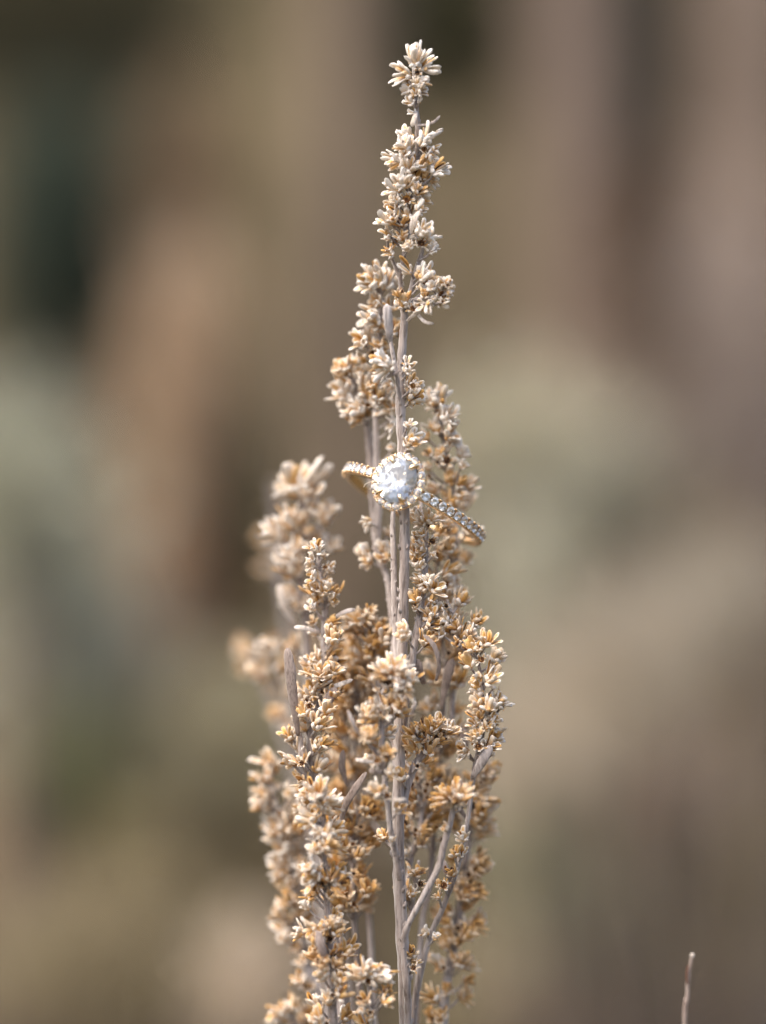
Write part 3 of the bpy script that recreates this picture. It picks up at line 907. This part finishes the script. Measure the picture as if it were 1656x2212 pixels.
for a in (R(52), R(128), R(232), R(308)):
    V, F = [], []
    pts = [ell(a, AX * .35, AY * .35, RR + .0004), ell(a, AX * .80, AY * .80, HZ - .0012), ell(a, AX + .00018, AY + .00018, HZ - .0002), ell(a, AX + .00010, AY + .00010, HZ + .00034), ell(a, AX - .00030, AY - .00030, HZ + .00056), ell(a, AX - .00062, AY - .00062, HZ + .00060)]
    q = [Vector(p) for p in catmull([tuple(p) for p in pts], 5)]
    n = len(q)
    tube(V, F, q, [.00030 - (.00012 * max(0, (i / n - .75)) * 4) for i in range(n)], 8)
    obj("prong", mesh_of("prong", V, F, M_GOLD), ring)
# basket rail and shoulders
V, F = [], []
q = [ell(2 * math.pi * i / 48, AX * .66, AY * .66, HZ - .0017) for i in range(49)]
tube(V, F, q, [.00028] * 49, 8)
for s_ in (-1, 1):
    tube(V, F, [Vector((s_ * .0022, 0, RR - .0001)), Vector((s_ * .0024, 0, RR + .0006)), Vector((s_ * .0027, 0, HZ - .0012))], [.0005, .00042, .0003], 8)
obj("basket", mesh_of("basket", V, F, M_GOLD), ring)

# fine fibres caught beside the ring
V, F = [], []
for pts in ([(786, 1052), (790, 1046), (800, 1041), (811, 1037)], [(799, 1058), (803, 1050), (806, 1042), (812, 1036)]):
    q = catmull(pts, 5)
    tube(V, F, [P(x, y, -2.5) for x, y in q], [K * .55] * len(q), 5)
c0 = P(811, 1037, -2.5)
fb = obj("dry_fibre", mesh_of("dry_fibre", [v - c0 for v in V], F, M_FIBRE))
fb.location = c0
tag(fb, "forked pale plant fibre hanging at the left shoulder of the ring", "fibre")

# lone stalk low on the right
root = tag(empty("dry_twig", P(1462, 6500, 9)), "thin bare dry twig standing alone at the lower right", "twig")
V, F = [], []
q = catmull([(1462, 6500, 9, 9), (1468, 3000, 9, 8), (1479, 2230, 9, 6.6), (1484, 2170, 9, 5.6), (1488, 2110, 9, 4.8), (1492, 2085, 9, 4.2), (1495, 2066, 9, 3.6)], 8)
tube(V, F, [P(x, y, d) - root.location for x, y, d, r in q], [r * K * random.uniform(.68, .90) for x, y, d, r in q], 9, .2)
obj("stalk", mesh_of("stalk", V, F, M_TWIG), root)
V, F = ball(5.2 * K, 8, 6, 1.1)
c0 = P(1496, 2064, 9) - root.location
obj("bud", mesh_of("bud", [v + c0 for v in V], F, M_PALE), root)
V, F = [], []
q = catmull([(1486, 2125), (1484, 2105), (1487, 2085)], 5)
tube(V, F, [P(x, y, 8.6) - root.location for x, y in q], [K * 2.6] * (len(q) - 1) + [K], 6)
obj("bract", mesh_of("bract", V, F, simple("brown_bract", (.17, .09, .06, 1), .3, 900)), root)

# ------------------------------------------------------------------ setting: ground and hillside
def ground_z(x, y):
    if y < 1.1:
        z = 0
    else:
        u = y - 1.1
        z = .42 * u if u > .6 else .42 * u * u / 1.2 * 1.0
        if u > .6:
            z = .42 * .3 + .42 * (u - .6)
    if y > 9:
        z = .42 * .3 + .42 * 7.3
    return z


V, F = [], []
ys = [-60, -20, -5, -2, -1] + [-.8 + .1 * i for i in range(120)] + [14, 25, 60, 100]
xs = [-80, -30, -12] + [-6 + .25 * i for i in range(49)] + [12, 30, 80]
for y in ys:
    for x in xs:
        near = abs(y) < 12 and abs(x) < 7
        V.append(Vector((x, y, ground_z(x, y) + (random.uniform(-.02, .02) if near and y > .3 else 0))))
nx = len(xs)
for j in range(len(ys) - 1):
    for i in range(nx - 1):
        F.append((j * nx + i, j * nx + i + 1, (j + 1) * nx + i + 1, (j + 1) * nx + i))
GROUND_ALB = (0.074, 0.061, 0.037)
GRD = [tuple(v * f for v in GROUND_ALB) + (1,) for f in (.72, 1.0, 1.35)]
M_GROUND, N, L, bs = new_mat("litter_ground")
geo = N.new("ShaderNodeNewGeometry")
n1 = noise(N, L, 1.1, 3, geo.outputs["Position"])
n2 = noise(N, L, 40, 4, geo.outputs["Position"])
c = ramp(N, L, n1, [(0.36, GRD[0]), (0.50, GRD[1]), (0.64, GRD[2])])
c = mixrgb(N, L, .4, c, ramp(N, L, n2, [(.3, (.5, .5, .5, 1)), (.7, (1.4, 1.35, 1.3, 1))]), 'MULTIPLY')
L.new(c, bs.inputs["Base Color"])
bs.inputs["Roughness"].default_value = 1
bs.inputs["Specular IOR Level"].default_value = 0
g = obj("ground", mesh_of("ground", V, F, M_GROUND))
tag(g, "brown leaf litter ground rising into a hillside", None, None, "structure")


# ------------------------------------------------------------------ background plants
ALB = [[0.157, 0.121, 0.09], [0.222, 0.168, 0.133], [0.298, 0.228, 0.175], [0.062, 0.08, 0.06], [0.092, 0.085, 0.052], [0.083, 0.079, 0.045], [0.055, 0.057, 0.043], [0.133, 0.127, 0.073], [0.454, 0.383, 0.215], [0.14, 0.095, 0.061], [0.235, 0.17, 0.11], [0.53, 0.41, 0.29], [0.428, 0.275, 0.164], [0.113, 0.08, 0.054], [0.5, 0.425, 0.365], [0.46, 0.46, 0.36], [0.55, 0.54, 0.43], [0.404, 0.401, 0.236], [0.461, 0.417, 0.286], [0.55, 0.523, 0.404], [0.55, 0.544, 0.457], [0.55, 0.534, 0.431], [0.136, 0.119, 0.082], [0.5, 0.44, 0.345], [0.277, 0.227, 0.149], [0.55, 0.531, 0.389], [0.5, 0.42, 0.35], [0.55, 0.451, 0.313], [0.55, 0.501, 0.366], [0.29, 0.232, 0.129], [0.344, 0.29, 0.185], [0.543, 0.458, 0.27], [0.446, 0.361, 0.238], [0.55, 0.468, 0.364]]
DENSITY = .38
CALLS = []


def base_colour(rgb, k):
    CALLS.append(1)
    return ALB[len(CALLS) - 1] if len(CALLS) <= len(ALB) else tuple(min(.5, v * 1.6) for v in lin(*rgb, k)[:3])


def trunk(name, label, cat, grp, x, w, lean, d, rgb, k, top=True, y_top=-900):
    """x at mid height, w width px, lean = px shift over the frame height"""
    yw = d * .001
    f = K * (S + yw) / S
    zb = ground_z(0, yw)
    ybot = 1106 + (CZ - zb) / f
    c = P(x + lean * (ybot - 1106) / 2212, ybot + 60, d)
    root = tag(empty(name, c), label, cat, grp)
    pts, rad = [], []
    for i in range(26):
        t = i / 25
        y = (ybot + 60) + (y_top - ybot - 60) * t
        pts.append(P(x + lean * (y - 1106) / 2212 + 14 * math.sin(t * 7 + x), y, d) - c)
        rad.append(w / 2 * f * (1.12 - .2 * t))
    V, F = [], []
    tube(V, F, pts, rad, 16, .10)
    bc = base_colour(rgb, k)
    mt = woody(name + "_bark", (*[v * .65 for v in bc], 1), (*bc, 1), (*[v * 1.3 for v in bc], 1), 30, 240, 0, .003, .2)
    obj("trunk", mesh_of("trunk", V, F, mt), root)
    # a few bare limbs above the frame
    V, F = [], []
    for i in range(5):
        b = pts[24 - i]
        a = i * 2.4
        e = b + Vector((math.cos(a) * .25, math.sin(a) * .25, .25 + .05 * i))
        tube(V, F, [b, (b + e) / 2 + Vector((0, 0, -.02)), e], [rad[20] * .35, rad[20] * .25, rad[20] * .08], 7)
    lb = obj("bare_limbs", mesh_of("bare_limbs", V, F, mt), root)
    lb["kind"] = "stuff"


def clump(name, label, cat, grp, x, y, w, h, d, rgb, k=1.0, n=700, ll=.022, lw=.006, upright=.5, part="foliage", rot=0.0, depth=None):
    """a bush whose foliage fills an ellipse w x h px round (x, y) at distance d, standing on its own stems"""
    yw = d * .001
    f = K * (S + yw) / S
    c = P(x, y, d)
    zb = ground_z(0, yw) - .005
    base = Vector((c.x, c.y, zb))
    root = tag(empty(name, base), label, cat, grp)
    rnd = random.Random(int(x * 7 + y * 13))
    V, F = [], []
    rx, rz = w / 2 * f, h / 2 * f
    ry = depth or min(rx, .12)
    cr, sr = math.cos(R(rot)), math.sin(R(rot))
    for i in range(int(n * DENSITY)):
        p = Vector((random.gauss(0, .52), random.gauss(0, .5), random.gauss(0, .52)))
        if p.length > 1.5:
            p *= .4
        q = Vector((p.x * rx, p.y * ry, p.z * rz))
        q = Vector((q.x * cr - q.z * sr, q.y, q.x * sr + q.z * cr)) + c - base
        dd = Vector((random.gauss(0, 1), random.gauss(0, 1), random.gauss(0, 1) + upright * 3))
        dd = Vector((dd.x * cr - dd.z * sr, dd.y, dd.x * sr + dd.z * cr)).normalized()
        s_ = dd.cross(Vector((random.gauss(0, 1), random.gauss(0, 1), random.gauss(0, 1)))).normalized()
        nn = dd.cross(s_)
        l_, w_ = ll * random.uniform(.6, 1.3), lw * random.uniform(.6, 1.3)
        b0 = len(V)
        V += [q, q + dd * l_ * .5 + s_ * w_ / 2, q + dd * l_ * .5 - s_ * w_ / 2, q + dd * l_, q + dd * l_ * .5 + nn * w_ * .2]
        F += [(b0, b0 + 1, b0 + 4), (b0, b0 + 4, b0 + 2), (b0 + 1, b0 + 3, b0 + 4), (b0 + 2, b0 + 4, b0 + 3)]
    mt = simple(name + "_" + part, (*base_colour(rgb, k), 1), .2, 30, .9, .5)
    fo = obj(part, mesh_of(part, V, F, mt, None, False), root)
    fo["kind"] = "stuff"
    V, F = [], []
    for i in range(6):
        e = c - base + Vector((random.uniform(-.5, .5) * rx, random.uniform(-.5, .5) * ry, random.uniform(-.2, .5) * rz))
        s0 = Vector((random.uniform(-.01, .01), random.uniform(-.01, .01), 0))
        tube(V, F, [s0, s0 * 2 + e * .45, e], [.003, .0025, .001], 6)
    obj("stem", mesh_of("stem", V, F, simple(name + "_stem", (.13, .10, .08, 1), .2, 30)), root)


GT = "slender tree trunks blurred behind the plant"
trunk("tree", "pale brown trunk blurred just to the left of the flower spike's top", "tree", GT, 748, 180, -30, 900, (126, 109, 95), .95)
trunk("tree", "broad pinkish brown trunk blurred to the right of the flower spike", "tree", GT, 1262, 200, 20, 950, (140, 120, 108), 1.0)
trunk("tree", "pinkish grey trunk blurred at the right edge above the lone twig", "tree", GT, 1640, 260, 10, 1000, (132, 114, 101), .95)

GS = "silvery green sage bushes blurred in the background"
GD = "dark evergreen shrubs blurred in the background"
GG = "dry tan grass tufts blurred in the background"
GB = "brown dry shrubs blurred in the background"
C = clump
C("evergreen_shrub", "very dark green shrub blurred at the left above the sage", "shrub", GD, 140, 560, 360, 620, 1250, (44, 56, 48), .9, 2200, .03, .008)
C("evergreen_shrub", "dark olive shrub blurred in the top left corner", "shrub", GD, 120, 60, 700, 520, 1600, (58, 56, 42), .9, 3200, .04, .01)
C("evergreen_shrub", "dark shrub filling the gap right of the spike's tip", "shrub", GD, 960, 60, 300, 420, 1500, (58, 56, 40), .9, 1800, .04, .01)
C("evergreen_shrub", "dark narrow shrub between the two right-hand trunks", "shrub", GD, 1432, 250, 150, 760, 1300, (64, 56, 40), .9, 1800, .03, .008)
C("evergreen_shrub", "dark shrub showing between the tan grass plume and the left dried spikes", "shrub", GD, 510, 1160, 130, 500, 800, (74, 66, 46), .9, 1300, .02, .006)
C("evergreen_shrub", "dark green clump low at right beside the lone twig", "shrub", GD, 1440, 1960, 240, 620, 700, (70, 66, 48), .9, 1500, .015, .005)
C("dry_shrub", "reddish brown shrub low between the two right trunks", "shrub", GB, 1400, 620, 120, 460, 900, (106, 84, 64), 1, 900, .02, .006)
C("dry_grass", "rust tan grass tuft blurred high left of the spike", "grass tuft", GG, 410, 470, 150, 380, 900, (150, 116, 82), 1, 900, .03, .004, 1.2)
C("dry_grass", "brightest tan grass plume blurred left of the ring", "grass tuft", GG, 400, 900, 180, 460, 780, (172, 136, 102), 1, 1800, .03, .004, 1.2)
C("dry_grass", "tan grass plume below the brightest one, left of the dried spikes", "grass tuft", GG, 378, 1330, 170, 440, 790, (150, 124, 94), 1, 1200, .03, .004, 1.2)
C("dry_shrub", "brown twiggy shrub below the tan plumes at left", "shrub", GB, 360, 1530, 220, 260, 800, (108, 88, 70), 1, 1000, .02, .005)
C("dry_shrub", "soft pinkish brown shrub between the two right-hand trunks, above the pale sage", "shrub", GB, 1520, 800, 240, 620, 900, (146, 126, 110), 1, 1500, .02, .005)
C("sage_bush", "pale grey-green sage at the left edge level with the ring", "sage bush", GS, 30, 1080, 250, 300, 600, (142, 146, 124), 1, 1500, .02, .006)
C("sage_bush", "grey-green sage at the left edge below the palest clump", "sage bush", GS, 100, 1400, 360, 520, 650, (134, 134, 110), 1, 2200, .02, .006)
C("sage_bush", "dull green sage low at left above the brown ground", "sage bush", GS, 160, 1700, 240, 230, 630, (98, 100, 72), 1, 1100, .02, .006)
C("sage_bush", "light green sage just left of the lower dried spikes", "sage bush", GS, 480, 1630, 300, 260, 640, (146, 144, 116), 1, 1300, .02, .006)
C("sage_bush", "palest sage bush right of the ring", "sage bush", GS, 1120, 1010, 290, 300, 850, (164, 164, 146), 1, 1600, .02, .006)
C("sage_bush", "pale sage bush spreading below the broad trunk", "sage bush", GS, 1300, 1100, 260, 320, 900, (160, 156, 140), 1, 1500, .02, .006)
C("sage_bush", "pale sage bush right of the dried spikes below the ring", "sage bush", GS, 1190, 1330, 280, 330, 800, (160, 158, 140), 1, 1600, .02, .006)
C("sage_bush", "darker green sage clump between pale sage and pink trunk", "sage bush", GS, 1375, 1265, 120, 180, 620, (112, 108, 86), 1, 800, .02, .006)
C("dry_grass", "pale straw stalks leaning right across the lower right background", "grass tuft", GG, 1330, 1560, 760, 210, 560, (184, 168, 140), 1, 2600, .03, .003, 1.4, rot=38)
C("dry_grass", "straw coloured tuft at the right edge below the pink trunk", "grass tuft", GG, 1560, 1370, 240, 260, 800, (166, 146, 116), 1, 1100, .03, .004, 1.2)
C("dry_grass", "straw tuft between right dried spike and leaning stalks", "grass tuft", GG, 1150, 1790, 240, 480, 600, (150, 138, 112), 1, 1500, .02, .004, 1.2)
C("dry_shrub", "pinkish brown shrub under the leaning straw stalks", "shrub", GB, 1390, 1760, 280, 320, 700, (134, 114, 98), 1, 1200, .02, .005)
C("dry_shrub", "brown shrub along the lower right edge", "shrub", GB, 1610, 1800, 230, 900, 900, (122, 102, 86), 1, 2400, .02, .006)
C("dry_shrub", "reddish brown twigs low right of the dried spikes", "shrub", GB, 1220, 2050, 320, 360, 650, (124, 102, 84), 1, 1700, .015, .005)
C("dry_grass", "olive straw tuft low at left beside the lower spikes", "grass tuft", GG, 480, 1960, 330, 230, 650, (146, 130, 94), 1, 1500, .02, .004, 1.2)
C("dry_grass", "olive straw tuft at the bottom left", "grass tuft", GG, 250, 2120, 480, 300, 560, (134, 122, 94), 1, 1900, .02, .004, 1.2)
C("dry_shrub", "dark brown twigs slanting low at left between sage and straw", "shrub", GB, 380, 1850, 420, 120, 720, (88, 76, 54), 1, 1300, .015, .005, .5, "foliage", 25)
C("dry_shrub", "grey-brown shrub at the left edge near the bottom", "shrub", GB, 50, 1850, 260, 420, 850, (112, 98, 78), 1, 1600, .02, .006)
C("dry_shrub", "pinkish grey stalk cluster at the bottom left of the dried spikes", "shrub", GB, 545, 2160, 150, 220, 420, (150, 130, 116), 1, 700, .012, .004)
